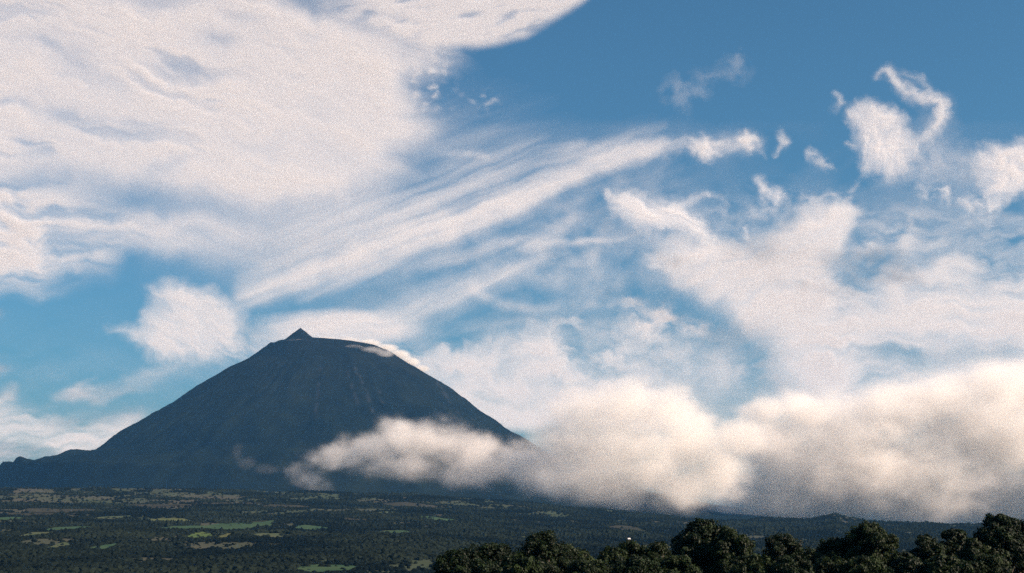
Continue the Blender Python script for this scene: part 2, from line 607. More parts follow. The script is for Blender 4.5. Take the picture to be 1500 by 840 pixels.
def layer(name, sheet, alt, thick, res, label, tau=1.0, upright=None, mat=None, relief=0.0):
    """Turn a cover plan into a volume. alt: height of the layer over the eye, thick in metres; upright=(distance, depth) stands it up
    as a towering bank instead of a level sheet."""
    u0, u1, v0, v1 = sheet.b
    us, vs = np.linspace(u0, u1, 9), np.linspace(v0, v1, 9)
    if upright:
        y0, dep = upright
        c = np.array([at_y(a, b, y) for a in us for b in vs for y in (y0, y0 + dep)])
    else:
        c = np.array([at_z(a, b, z) for a in us for b in vs for z in (EYE + alt, EYE + alt + thick)])
    lo, hi = c.min(0), c.max(0)
    ax = [np.linspace(lo[k], hi[k], res[k]).astype(np.float32) for k in range(3)]
    X, Y, Z = np.meshgrid(*ax, indexing='ij')
    U, V = project(X, Y, Z)
    su, sv = np.clip(U - u0, 0, u1 - u0 - 1.001), np.clip(V - v0, 0, v1 - v0 - 1.001)
    i, j = su.astype(np.int32), sv.astype(np.int32)
    fu, fv = su - i, sv - j
    a = sheet.a
    al = (a[i, j] * (1 - fu) + a[i + 1, j] * fu) * (1 - fv) + (a[i, j + 1] * (1 - fu) + a[i + 1, j + 1] * fu) * fv
    for g, g0, g1 in ((U, u0, u1), (V, v0, v1)):
        al = al * sstep(g0, g0 + 22, g) * sstep(g1, g1 - 22, g)
    al = np.where((U < u0) | (U > u1) | (V < v0) | (V > v1), 0, al)
    t = -np.log(1 - np.clip(al, 0, 0.985)) * tau
    if upright:
        prof = 1 - ((Y - lo[1]) / (hi[1] - lo[1]) * 2 - 1) ** 2
        path = (hi[1] - lo[1]) * 2 / 3
    else:
        prof = 1 - ((Z - lo[2]) / (hi[2] - lo[2]) * 2 - 1) ** 2
        dist = np.sqrt(X * X + Y * Y + (Z - EYE) ** 2)
        path = (hi[2] - lo[2]) * 2 / 3 * dist / (Z - EYE)
    dens = t * prof / path
    if relief:
        s = relief
        dens = dens * np.clip(1 + 1.2 * fbm3(X / s, Y / s, Z / s, 3, 30), 0, 3)
    dens[t < 0.006] = 0
    o = cloud_grid(name, dens, lo, hi, mat or high_mat)
    tag(o, label, 'cloud')
    return o


CLOUDS = True
# ------------------------------------------------------------------ high clouds
# broad rippled sheet over the upper left
s = Sheet(-60, 900, -60, 480)
u, v = s.warp(100, (110, 14), (34, 5))
f1 = s.fibre(u, v, 13, 190, 34, 110, 4)
f2 = s.fibre(u, v, 17, 80, 15, 116, 4)
ub = u + 9 * f2 * sstep(380, 600, u)
body = patch(ub, v, [(-80, -80), (395, -60), (430, 2), (480, 14), (520, 42), (560, 55), (590, 66), (622, 78), (640, 100), (600, 118), (615, 150), (608, 172),
                     (622, 192), (598, 212), (572, 226), (594, 250), (566, 268), (500, 296), (455, 304), (418, 300), (372, 306), (318, 296), (262, 282), (200, 268), (120, 262),
                     (60, 250), (-80, 262)], 40)
tex = 1 - 0.36 * sstep(0.12, 0.8, f1 + 0.4 * f2) * sstep(640, 250, u + 0.5 * v) - 0.07 * sstep(0.1, 0.8, f2)
holes = np.zeros_like(u)
for (cx, cy, rx, ry, an, k) in ((70, 67, 26, 7, 22, .5), (110, 92, 26, 10, 35, .45), (315, 55, 22, 8, 8, .55), (285, 102, 62, 7, 10, .5), (105, 168, 40, 9, 10, .65),
                                (40, 148, 18, 6, 18, .45), (200, 184, 34, 7, 12, .45), (222, 2, 60, 9, 0, .6), (345, 22, 26, 6, 10, .35), (160, 130, 26, 8, 18, .35),
                                (36, 205, 16, 8, 10, .4), (110, 112, 24, 8, 25, .35), (250, 243, 34, 7, -8, .4), (455, 12, 40, 8, 18, .7), (10, 148, 20, 5, -8, .5)):
    holes = np.maximum(holes, k * ell(u, v, cx, cy, rx * 1.25, ry * 1.4, an))
f0 = s.fibre(u, v, 16, 36, 6, 119, 5)
f9 = fbm2(u / 200, v / 120, 4, 123)
s.add((0.84 + .09 * f1 + .06 * f2 + .02 * f0 + .10 * f9) * body * np.clip(tex, 0, 1) * (1 - .62 * holes))
# lobe along the top edge, with a clean curved lower rim
lu, lv = s.u + 0.25 * (u - s.u), s.v + 0.25 * (v - s.v)
lob = sstep(9, -11, poly_sd(lu, lv, [(430, -60), (900, -60), (858, -2), (832, 18), (800, 35), (768, 52), (735, 62), (700, 67), (655, 70), (620, 68), (590, 60), (540, 40), (505, 30), (470, 8)]))
f3 = s.fibre(s.u, s.v, -14, 60, 14, 130, 5)
s.add(lob * np.clip(0.78 - 0.4 * sstep(0.0, 0.7, f3 + 0.35 * f1) - 0.25 * ell(s.u, s.v, 505, 14, 50, 14, 15), 0.1, 1) * sstep(440, 560, s.u + 2 * s.v) )
s.add(0.55 * ell(u, v, 632, 75, 34, 16, 20) * np.clip(0.8 + f2, 0, 1))
# ragged crumbs off the right edge
cr = sstep(0.0, 0.8, fbm2(s.u / 15, s.v / 11, 4, 140))
s.add(0.7 * cr * ell(u, v, 632, 118, 26, 45, 0) + 0.4 * cr * ell(u, v, 700, 150, 24, 16, 10) + 0.3 * cr * ell(u, v, 690, 228, 20, 8, 20))
# lower left: broken continuation with blue showing between
low = patch(u, v, [(-80, 250), (60, 258), (150, 290), (205, 318), (300, 320), (330, 330), (290, 352), (205, 345), (160, 366), (150, 392), (90, 396), (58, 412), (-80, 408)], 38)
f4 = s.fibre(u, v, 5, 90, 24, 150, 4)
brk = sstep(-0.5, 0.55, f4 + 0.15) * (1 - 0.9 * ell(u, v, 215, 298, 110, 15, 5)) * (1 - 0.6 * ell(u, v, 130, 345, 60, 22, -10)) * (1 - 0.5 * ell(u, v, 60, 268, 34, 10, 12))
s.add(0.92 * low * (0.25 + 0.75 * brk) * (0.6 + 0.4 * sstep(330, 60, u)))
s.add(0.62 * ell(u, v, 20, 340, 120, 48, 0) * np.clip(0.7 + 0.5 * f4, 0, 1))
# thin wash between this sheet and the streaks
s.add((0.42 + 0.25 * f1) * ell(u, v, 300, 345, 170, 40, 4, 3) + 0.26 * ell(s.u, s.v, 690, 215, 110, 60, 10) * np.clip(.6 + .5 * s.fibre(s.u, s.v, -18, 120, 18, 127, 4), 0, 1.3))
s.add(0.30 * ell(u, v, 455, 350, 170, 60, -8, 3))
layer('cloud', s, 3600, 45, (560, 430, 9), 'broad white rippled cloud sheet covering the upper left of the sky', mat=high_mat)

# long streaks that fan up from the summit to the right
s = Sheet(330, 1180, 150, 500)
u, v = s.warp(200, (150, 6), (40, 2.5))
fs = s.fibre(u, v, -21, 240, 15, 210, 4)
ff = s.fibre(u, v, -26, 130, 11, 216, 4)
iso = fbm2(u / 45, v / 40, 4, 222)
k = np.clip(0.86 + 0.30 * fs + .18 * iso, 0.1, 1.1)
main = [(330, 456), (359, 447), (473, 404), (599, 363), (698, 324), (785, 291), (867, 252), (922, 227), (975, 213)]
s.add(k * stroke(u, v, [(a, c - 5, w, al) for (a, c), w, al in zip(main, (12, 14, 17, 19, 18, 16, 14, 11, 6), (.35, .6, .74, .8, .8, .74, .6, .45, .25))], 2.4))
s.add(np.clip(.75 + .5 * fs + .2 * iso, 0, 1.1) * stroke(u, v, [(a, c - 26, w, al) for (a, c), w, al in zip(main, (14, 22, 32, 34, 30, 22, 14, 9, 6), (.25, .45, .55, .55, .5, .42, .34, .25, .15))], 2))
s.add(np.clip(.6 + .6 * fs, 0, 1) * stroke(u, v, [(420, 345, 30, .3), (560, 310, 36, .42), (680, 268, 28, .4), (790, 240, 18, .4), (850, 213, 10, .4)], 2))
s.add(.6 * np.clip(.8 + .5 * ff, 0, 1) * patch(u, v, [(855, 232), (872, 214), (905, 208), (950, 214), (985, 212), (960, 226), (920, 244), (880, 252)], 17))
s.add(np.clip(.6 + .5 * ff, 0, 1) * stroke(u, v, [(640, 222, 8, .15), (690, 228, 6, .5), (720, 236, 5, .2)]) + .3 * np.clip(.5 + fs, 0, 1) * stroke(u, v, [(640, 260, 26, .5), (760, 225, 20, .5), (830, 212, 12, .5)]))
s.add(np.clip(.75 + .5 * ff, 0, 1) * stroke(u, v, [(440, 440, 7, .15), (534, 402, 10, .42), (620, 386, 11, .48), (698, 368, 9, .38), (770, 352, 12, .25), (850, 330, 12, .12)], 2))
s.add(np.clip(.8 + .45 * ff, 0, 1) * stroke(u, v, [(520, 470, 10, .3), (599, 458, 16, .55), (650, 440, 18, .6), (698, 418, 17, .62), (740, 402, 14, .55), (785, 388, 10, .25)], 2))
s.add(np.clip(.8 + .5 * iso, 0, 1) * stroke(u, v, [(690, 424, 10, .4), (725, 444, 8, .4), (785, 455, 7, .38), (845, 449, 8, .3), (890, 450, 8, .1)], 2))
s.add(np.clip(.85 + .4 * ff, 0, 1) * stroke(u, v, [(700, 352, 9, .15), (785, 357, 8, .38), (840, 357, 5, .5), (895, 352, 5, .45), (949, 338, 5, .25)], 2))
s.add(np.clip(.14 + .2 * iso + .12 * fs, 0, 1) * ell(u, v, 740, 345, 250, 80, -20, 3) + np.clip(.12 + .2 * iso, 0, 1) * ell(u, v, 860, 400, 120, 60, 0, 3))
cu, cv = s.warp(226, (26, 5), (9, 2.5))
c = np.clip(.55 + 1.0 * fbm2(cu / 20, cv / 22, 4, 230), 0, 1)
s.add(.85 * c * patch(cu, cv, [(1012, 206), (1030, 203), (1050, 212), (1052, 224), (1042, 236), (1026, 230), (1014, 220)], 9) + .9 * c * patch(cu, cv, [(1080, 200), (1098, 194), (1110, 200), (1112, 216), (1104, 222), (1088, 218)], 8)
      + .7 * stroke(cu, cv, [(1144, 192, 4, .4), (1148, 206, 6, .9), (1145, 218, 4, .6), (1136, 228, 3, .3)]))
s.add(np.clip(.75 + .5 * fs, 0, 1) * stroke(cu, cv, [(940, 222, 12, .6), (1005, 213, 9, .62), (1060, 212, 13, .6), (1110, 212, 10, .45)]) + .3 * stroke(cu, cv, [(1112, 216, 4, .6), (1120, 230, 3, .4)]))
s.a *= 1 - .5 * stroke(u, v, [(500, 432, 6, .5), (528, 422, 9, .9), (676, 362, 9, 1), (785, 314, 8, .9), (850, 284, 6, .4)]) 
s.a *= 1 - .45 * stroke(u, v, [(460, 452, 7, .8), (560, 428, 9, 1), (648, 404, 8, 1), (710, 382, 7, .5)])
layer('cloud', s, 3900, 45, (560, 600, 9), 'long thin streaks of cloud fanning up to the right above the summit', mat=high_mat)

# bird shaped wisp and scraps right of the streaks
s = Sheet(860, 1280, 60, 400)
u, v = s.warp(300, (50, 7), (16, 3), (7, 1.5))
f = s.fibre(u, v, 20, 60, 9, 310)
iso = fbm2(u / 26, v / 22, 5, 316)
s.add(np.clip(.9 + .3 * f, 0, 1) * stroke(u, v, [(890, 284, 7, .55), (908, 298, 16, .85), (945, 312, 23, .93), (985, 317, 21, .92), (1022, 334, 14, .88), (1048, 354, 6, .55)], 2.4))
s.add(.3 * np.clip(.7 + iso, 0, 1) * stroke(u, v, [(930, 330, 20, .6), (1000, 350, 16, .6), (1040, 372, 12, .5)]))
s.add(.55 * stroke(u, v, [(985, 303, 7, .5), (1012, 294, 8, .7), (1038, 284, 5, .5)]) + .3 * stroke(u, v, [(1038, 284, 4, .6), (1062, 294, 5, .5), (1060, 306, 5, .4), (1020, 314, 5, .4)]))
c = np.clip(.6 + .9 * iso, 0, 1)
s.add(.75 * c * patch(u, v, [(1104, 258), (1112, 258), (1122, 274), (1144, 276), (1147, 290), (1132, 304), (1118, 300), (1112, 282)], 10))
s.add(.8 * c * stroke(u, v, [(1184, 227, 4, .4), (1196, 234, 7, .8), (1210, 240, 7, .9), (1222, 246, 4, .4)]) + .45 * stroke(u, v, [(1094, 334, 3.5, .8), (1095, 350, 5, .8)]))
s.add(.5 * c * stroke(u, v, [(1110, 312, 9, .35), (1164, 296, 8, .5), (1210, 286, 6, .6), (1236, 282, 6, .8), (1252, 270, 5, .5)]))
s.add(.17 * np.clip(.5 + 1.1 * iso, 0, 1) * (patch(u, v, [(968, 128), (985, 112), (1000, 116), (1050, 104), (1086, 70), (1098, 92), (1090, 112), (1050, 118), (1030, 140), (1000, 156), (978, 146)], 16)))
s.add(.16 * np.clip(.5 + 1.1 * iso, 0, 1) * ell(u, v, 1110, 330, 150, 50, -8, 3))
layer('cloud', s, 4060, 45, (320, 480, 9), 'small bird shaped wisp of cloud right of the long streaks', mat=high_mat)

# rearing wisp high on the right
s = Sheet(1190, 1450, 80, 300)
u, v = s.warp(340, (40, 6), (14, 3.5), (6, 1.2))
f = s.fibre(u, v, 97, 60, 7, 350)
iso = fbm2(u / 22, v / 26, 5, 356)
c = np.clip(.82 + .35 * f * sstep(175, 225, v) + .25 * iso, 0, 1)
s.add(c * .9 * (1 - .35 * sstep(215, 255, v)) * patch(u, v, [(1244, 166), (1254, 150), (1272, 148), (1290, 156), (1306, 158), (1322, 172), (1330, 196), (1326, 232), (1306, 256), (1282, 256), (1266, 250), (1262, 215), (1254, 190)], 13))
s.add(.85 * np.clip(.85 + .5 * iso, 0, 1) * stroke(u, v, [(1286, 112, 5, .5), (1300, 105, 8, .75), (1318, 124, 8, .8), (1340, 142, 9, .75), (1368, 146, 10, .9), (1382, 152, 8, .9), (1372, 178, 9, .8), (1340, 216, 11, .65), (1310, 248, 12, .4)], 2))
s.add(.6 * stroke(u, v, [(1324, 106, 5, .3), (1350, 118, 6, .4), (1366, 134, 5, .3)]))
s.add(.7 * np.clip(.7 + .6 * iso, 0, 1) * stroke(u, v, [(1223, 138, 5, .7), (1229, 150, 7, .8), (1222, 164, 5, .3)]) + .34 * np.clip(.7 + .5 * iso, 0, 1) * patch(u, v, [(1330, 200), (1390, 150), (1392, 210), (1436, 230), (1436, 262), (1290, 264), (1270, 250)], 22))
s.add(.5 * stroke(u, v, [(1240, 214, 4, .5), (1252, 219, 5, .6)]))
layer('cloud', s, 4240, 45, (340, 360, 9), 'rearing S shaped wisp of cloud high on the right', mat=high_mat)

# bright puff cut by the right edge
s = Sheet(1330, 1580, 185, 350)
u, v = s.warp(380, (40, 8), (12, 3.5))
iso = fbm2(u / 26, v / 22, 5, 386)
c = np.clip(.85 + .35 * iso, 0, 1)
s.add(.93 * c * patch(u, v, [(1436, 222), (1452, 212), (1480, 214), (1520, 206), (1580, 210), (1580, 290), (1500, 282), (1466, 294), (1444, 282), (1434, 255)], 15))
c = np.clip(.45 + 1.0 * iso, 0, 1)
s.add(.75 * c * patch(u, v, [(1340, 276), (1372, 270), (1396, 280), (1390, 294), (1360, 292)], 12) + .65 * c * patch(u, v, [(1412, 290), (1450, 288), (1470, 300), (1450, 322), (1424, 316)], 16) + .2 * ell(u, v, 1410, 262, 60, 34))
layer('cloud', s, 4440, 45, (300, 340, 9), 'bright puff of cloud cut off by the right edge', mat=high_mat)

# wing shaped mass, right of centre, trailing down to the right
s = Sheet(910, 1580, 270, 620)
u, v = s.warp(400, (90, 15), (30, 6), (11, 2.5))
f = s.fibre(u, v, -25, 90, 14, 410, 5)
f2 = s.fibre(u, v, 3, 130, 18, 416, 5)
iso = fbm2(u / 40, v / 34, 5, 420)
c = np.clip(.93 + .25 * f, 0, 1)
ue = u + 16 * f * sstep(1180, 1240, u) + 10 * f2 * sstep(1010, 950, u)
s.add(.93 * c * patch(ue, v, [(942, 376), (970, 368), (1000, 356), (1050, 354), (1096, 354), (1125, 346), (1150, 332), (1168, 316), (1200, 310), (1250, 304), (1246, 330), (1230, 352), (1222, 375), (1208, 396),
                              (1225, 425), (1215, 455), (1190, 476), (1160, 482), (1120, 480), (1085, 470), (1055, 450), (1020, 432), (985, 414), (960, 400)], 20))
s.add(.88 * np.clip(.85 + .4 * f2, 0, 1) * patch(u, v, [(1090, 460), (1200, 430), (1260, 430), (1290, 440), (1340, 425), (1400, 430), (1580, 430), (1580, 500), (1420, 500), (1300, 500), (1250, 520), (1260, 570), (1200, 580), (1165, 552), (1140, 510)], 30))
s.add(.62 * np.clip(.8 + .5 * f2 + .3 * iso, 0, 1) * patch(u, v, [(1230, 420), (1300, 400), (1345, 400), (1400, 385), (1440, 395), (1580, 385), (1580, 480), (1250, 480)], 30))
s.add(.75 * np.clip(.9 + .3 * iso, 0, 1) * stroke(u, v, [(1320, 425, 26, .85), (1322, 395, 18, .9), (1330, 365, 10, .75), (1338, 345, 6, .6), (1340, 330, 4, .5), (1332, 318, 3, .3)]) + .65 * stroke(u, v, [(1330, 408, 14, .4), (1370, 396, 11, .6), (1405, 380, 11, .8), (1424, 392, 9, .5)]))
s.add(.6 * np.clip(.7 + .8 * iso, 0, 1) * (ell(u, v, 1275, 365, 26, 12, 0) + ell(u, v, 1240, 385, 26, 16, 0)))
s.add(.42 * np.clip(.45 + .7 * f2 + .5 * iso, 0, 1) * patch(u, v, [(1240, 330), (1330, 300), (1580, 320), (1580, 420), (1250, 430)], 40))
s.add(.85 * patch(u, v, [(1140, 480), (1260, 470), (1580, 450), (1580, 640), (1180, 640), (1150, 545)], 30) * np.clip(.8 + .4 * f2, 0, 1))
for (cx, cy, rx, ry, k) in ((1325, 522, 62, 12, .8), (1440, 514, 50, 8, .5), (1420, 470, 40, 8, .25), (1285, 440, 30, 10, .3), (1270, 560, 34, 10, .5)):
    s.a *= 1 - k * ell(u, v, cx, cy, rx, ry, 3)
layer('cloud', s, 3300, 45, (480, 560, 9), 'large white wing shaped cloud right of centre trailing to the right edge', tau=1.0, mat=high_mat)

# patch and small scraps left of the wing
s = Sheet(840, 1170, 410, 590)
u, v = s.warp(440, (40, 8), (12, 4))
iso = fbm2(u / 40, v / 18, 5, 446)
c = np.clip(.7 + .7 * iso, 0, 1)
s.add(.9 * c * patch(u, v, [(915, 452), (925, 444), (950, 448), (975, 452), (1000, 470), (1038, 476), (1030, 488), (985, 488), (955, 494), (925, 482)], 15) + .5 * c * ell(u, v, 925, 443, 26, 7, 8) + .3 * c * ell(u, v, 890, 480, 34, 16))
s.add(.42 * np.clip(.5 + iso, 0, 1) * patch(u, v, [(850, 500), (900, 490), (1010, 500), (1120, 515), (1150, 560), (1080, 570), (960, 560), (860, 560)], 30))
s.add(.28 * np.clip(.5 + iso, 0, 1) * ell(u, v, 1070, 480, 60, 24, 20))
layer('cloud', s, 3000, 45, (300, 360, 9), 'small ragged patch of cloud left of the wing shaped cloud', mat=high_mat)

# comma shaped cloud left of the summit
s = Sheet(130, 430, 390, 560)
u, v = s.warp(460, (60, 9), (22, 5), (9, 2))
f = s.fibre(u, v, 30, 50, 12, 466)
c = np.clip(.95 + .2 * f, 0, 1.02)
s.add(.89 * c * patch(u, v, [(222, 424), (245, 416), (275, 418), (300, 428), (330, 445), (350, 458), (352, 480), (340, 505), (310, 520), (275, 530), (240, 530), (215, 512), (222, 490), (208, 470), (215, 455), (222, 440)], 17))
s.add(.6 * c * patch(u, v, [(178, 482), (205, 486), (240, 470), (250, 520), (220, 522), (200, 505)], 16) + .3 * stroke(u, v, [(165, 478, 6, .4), (200, 495, 10, .6)]))
s.add(.55 * np.clip(.8 + f, 0, 1) * ell(u, v, 350, 505, 50, 22, -12))
s.a *= 1 - .35 * ell(u, v, 232, 452, 12, 16, 20)
layer('cloud', s, 4650, 60, (340, 400, 9), 'comma shaped white cloud left of the summit', tau=0.9, mat=high_mat)

# lens cloud standing behind the summit
s = Sheet(360, 660, 435, 540)
u, v = s.warp(480, (90, 5), (25, 2))
f = s.fibre(u, v, -6, 120, 12, 486)
s.add(.93 * np.clip(.9 + .25 * f, 0, 1) * sstep(1.15, .55, np.hypot((u - 500) / 122, (v - 481 + .00022 * (u - 500) ** 2) / 28)))
s.add(.5 * ell(u, v, 400, 500, 60, 24, -14) * np.clip(.8 + .5 * f, 0, 1) + .4 * ell(u, v, 570, 490, 60, 18, -6))
layer('cloud', s, 4780, 50, (340, 380, 9), 'smooth lens shaped cloud standing behind the summit', tau=0.95, mat=high_mat)

# soft broken bank beyond the right shoulder
s = Sheet(560, 1180, 450, 640)
u, v = s.warp(500, (70, 14), (26, 7), (10, 3))
f = fbm2(u / 60, v / 30, 5, 510)
s.add(.9 * patch(u, v, [(585, 540), (640, 530), (690, 512), (745, 500), (770, 482), (800, 484), (822, 500), (815, 520), (850, 545), (900, 555), (960, 560), (1010, 600), (1010, 700), (560, 700)], 24) * np.clip(.82 + .45 * f, 0, 1))
s.add(.55 * sstep(-.25, .5, f) * ell(u, v, 870, 520, 110, 40, 0) + .35 * sstep(-.1, .5, f) * ell(u, v, 850, 465, 60, 20, 0) + .5 * sstep(-.2, .4, f) * ell(u, v, 640, 522, 40, 18, 0))
s.add(.25 * ell(u, v, 1000, 560, 160, 50, 10))
layer('cloud', s, 4900, 100, (440, 520, 9), 'soft broken cloud behind the right shoulder of the volcano', tau=1.3)

# low wisps and bank behind the left flank
s = Sheet(-60, 420, 440, 686)
u, v = s.warp(540, (60, 9), (20, 4))
f = s.fibre(u, v, -8, 80, 14, 546, 5)
c = np.clip(.75 + .6 * f, 0, 1)
s.add(.8 * c * stroke(u, v, [(88, 580, 8, .7), (110, 578, 12, .9), (140, 581, 11, .8), (170, 575, 9, .6), (192, 568, 5, .3)], 2) + .5 * c * stroke(u, v, [(105, 572, 6, .6), (125, 558, 6, .6), (140, 552, 4, .3)]))
s.add(.35 * c * ell(u, v, 215, 552, 50, 12, -14))
s.add(.85 * c * patch(u, v, [(-60, 605), (20, 600), (60, 612), (110, 615), (160, 618), (205, 605), (190, 640), (150, 720), (-60, 720)], 26))
s.add(.8 * c * stroke(u, v, [(-30, 590, 20, .8), (10, 592, 14, .8), (24, 572, 8, .6)]) + .6 * ell(u, v, -10, 540, 24, 8) + .5 * ell(u, v, -8, 462, 14, 8))
s.add(.7 * c * ell(u, v, 150, 632, 50, 20, -10))
layer('cloud', s, 1750, 50, (320, 480, 9), 'low thin cloud wisps behind the left flank of the volcano', tau=1.2)

# ------------------------------------------------------------------ low cloud on the mountain
def blob_cloud(name, label, lo, hi, res, balls, sigma, seed, rough=1.0, flat=None, mat=None, soft=0.28, wisp=1.0):
    """A bank of cloud in 3-D: a union of soft ellipsoids (centre, radii, strength), eaten away by turbulence."""
    ax = [np.linspace(lo[k], hi[k], res[k]).astype(np.float32) for k in range(3)]
    X, Y, Z = np.meshgrid(*ax, indexing='ij')
    n1 = fbm3(X / 420, Y / 420, Z / 300, 3, seed)
    n2 = fbm3(X / 150, Y / 150, Z / 110, 5, seed + 5, 0.62)
    wx, wz = X + 60 * rough * n1, Z + 55 * rough * fbm3(X / 300 + 9, Y / 300, Z / 260 + 4, 2, seed + 11)
    d = np.full(X.shape, -1.0, np.float32)
    for (c, r, k) in balls:
        q = np.sqrt(((wx - c[0]) / r[0]) ** 2 + ((Y - c[1]) / r[1]) ** 2 + ((wz - c[2]) / r[2]) ** 2)
        d = np.maximum(d, np.minimum(k, 1 - q))
    f = d + 0.22 * rough * n1 + 0.34 * wisp * n2 
    dens = sstep(0.0, soft, f) * (0.35 + 0.65 * sstep(0.1, 0.7, f))
    if flat is not None:
        dens *= flat(X, Y, Z)
    edge = 1
    for k, g in enumerate((X, Y, Z)):
        e = (hi[k] - lo[k]) * 0.04
        edge = edge * sstep(lo[k], lo[k] + e, g) * sstep(hi[k], hi[k] - e, g)
    dens = dens * edge * sigma
    dens[dens < sigma * 0.004] = 0
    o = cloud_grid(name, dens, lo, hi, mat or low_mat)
    tag(o, label, 'cloud')
    return o


def ball(u, v, y, ru, ry, rv, k=1.0):
    s_ = y / F
    return (at_y(u, v, y), (ru * s_, ry, rv * s_), k)


def base_fade(v0, v1, pts):
    pts = np.array(pts, float)

    def f(X, Y, Z):
        U, V = project(X, Y, Z)
        b = np.interp(U, pts[:, 0], pts[:, 1])
        return sstep(v1, v0, V - b)
    return f


YL = 7300.0
balls = [ball(500, 668, YL, 60, 170, 26, .5), ball(545, 655, YL, 60, 220, 30), ball(590, 640, YL, 52, 260, 34), ball(645, 648, YL, 70, 280, 42), ball(696, 664, YL, 60, 300, 38),
         ball(775, 684, YL, 80, 380, 44), ball(840, 672, YL, 80, 420, 56), ball(600, 680, YL, 120, 240, 26, .4), ball(720, 694, YL, 130, 300, 30, .5), ball(455, 690, YL, 40, 120, 24, .35), ball(470, 712, YL, 26, 90, 26, .3)]
lo = at_y(380, 770, YL)[0], YL - 650, at_y(380, 770, YL)[2]
hi = at_y(930, 560, YL)[0], YL + 650, at_y(380, 560, YL)[2]
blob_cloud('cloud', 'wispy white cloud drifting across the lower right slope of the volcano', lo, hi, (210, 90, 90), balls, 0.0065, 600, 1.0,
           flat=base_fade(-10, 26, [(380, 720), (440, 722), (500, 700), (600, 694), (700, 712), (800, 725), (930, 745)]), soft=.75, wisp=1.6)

YM = 6900.0
balls = [ball(828, 642, YM, 70, 400, 56), ball(860, 612, YM, 90, 420, 50), ball(935, 600, YM, 80, 420, 46), ball(985, 600, YM, 60, 420, 44), ball(905, 660, YM, 150, 480, 75), ball(1010, 655, YM, 80, 460, 80),
         ball(1050, 690, YM, 60, 420, 60), ball(1000, 712, YM, 100, 420, 44), ball(860, 700, YM, 120, 420, 42), ball(1085, 640, YM, 60, 420, 34), ball(890, 715, YM + 60, 110, 420, 40), ball(920, 692, YM, 110, 460, 56), ball(960, 690, YM, 80, 420, 50)]
lo = at_y(650, 790, YM)[0], YM - 750, at_y(650, 800, YM)[2]
hi = at_y(1190, 520, YM)[0], YM + 750, at_y(650, 520, YM)[2]
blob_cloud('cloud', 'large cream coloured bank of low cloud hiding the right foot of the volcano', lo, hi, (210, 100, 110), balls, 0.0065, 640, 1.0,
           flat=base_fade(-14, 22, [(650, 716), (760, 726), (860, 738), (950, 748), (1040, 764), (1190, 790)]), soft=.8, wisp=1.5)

YR = 7600.0
balls = [ball(1130, 650, YR, 90, 500, 70), ball(1120, 605, YR, 60, 420, 30), ball(1180, 604, YR, 70, 500, 40), ball(1240, 650, YR, 120, 600, 85), ball(1300, 612, YR, 100, 560, 60), ball(1380, 590, YR, 100, 560, 62),
         ball(1450, 566, YR, 80, 560, 50), ball(1440, 635, YR, 140, 620, 100), ball(1530, 590, YR, 100, 560, 84), ball(1250, 735, YR + 250, 230, 520, 62), ball(1450, 735, YR + 300, 220, 520, 75), ball(1130, 725, YR + 100, 130, 520, 60), ball(1600, 680, YR, 150, 600, 110),
         ball(1345, 690, YR, 150, 620, 90), ball(1270, 692, YR, 140, 640, 80), ball(1190, 690, YR + 60, 140, 620, 85),
         ball(1760, 610, YR, 130, 600, 80), ball(1890, 600, YR, 130, 650, 100)]  # unseen masses right of view, added to shade the lower bank
lo = at_y(1000, 800, YR)[0], YR - 900, at_y(1000, 818, YR)[2]
hi = at_y(2040, 490, YR)[0], YR + 900, at_y(1000, 440, YR)[2]
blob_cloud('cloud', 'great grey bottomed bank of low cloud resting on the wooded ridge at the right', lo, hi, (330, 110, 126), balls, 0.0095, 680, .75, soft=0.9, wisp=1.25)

# thin milky veil that fills the gaps between the other clouds
s = Sheet(-60, 1580, 170, 640)
u, v = s.warp(800, (160, 24), (50, 8))
fv_ = s.fibre(u, v, -14, 260, 46, 810, 5)
iso = fbm2(u / 90, v / 50, 5, 820)
dens = .02 + .20 * sstep(200, 420, v) * sstep(250, 600, u) + .10 * sstep(420, 560, v) + .10 * ell(u, v, 760, 250, 240, 60, -14) + .12 * ell(u, v, 1350, 350, 240, 110, 0)
s.add(.62 * dens * np.clip(.75 + 1.1 * fv_ + .9 * iso, 0, 2.2))
s.a *= 1 - .75 * ell(u, v, 60, 470, 130, 90, 0, 3)
layer('cloud', s, 2900, 45, (640, 420, 7), 'thin milky veil of cloud across the middle of the sky', mat=high_mat)

# small torn wisp low on the slope
YW = 7150.0
balls = [ball(350, 662, YW, 10, 40, 18, .5), ball(362, 678, YW, 18, 60, 14, .5), ball(388, 686, YW, 26, 70, 9, .4), ball(470, 715, YW, 26, 80, 22, .3)]
lo = at_y(320, 745, YW)[0], YW - 150, at_y(320, 745, YW)[2]
hi = at_y(520, 630, YW)[0], YW + 150, at_y(320, 630, YW)[2]
blob_cloud('cloud', 'small torn wisp of cloud alone in front of the dark lower slope', lo, hi, (140, 40, 80), balls, 0.0008, 720, 0.35, soft=0.7, wisp=1.3)

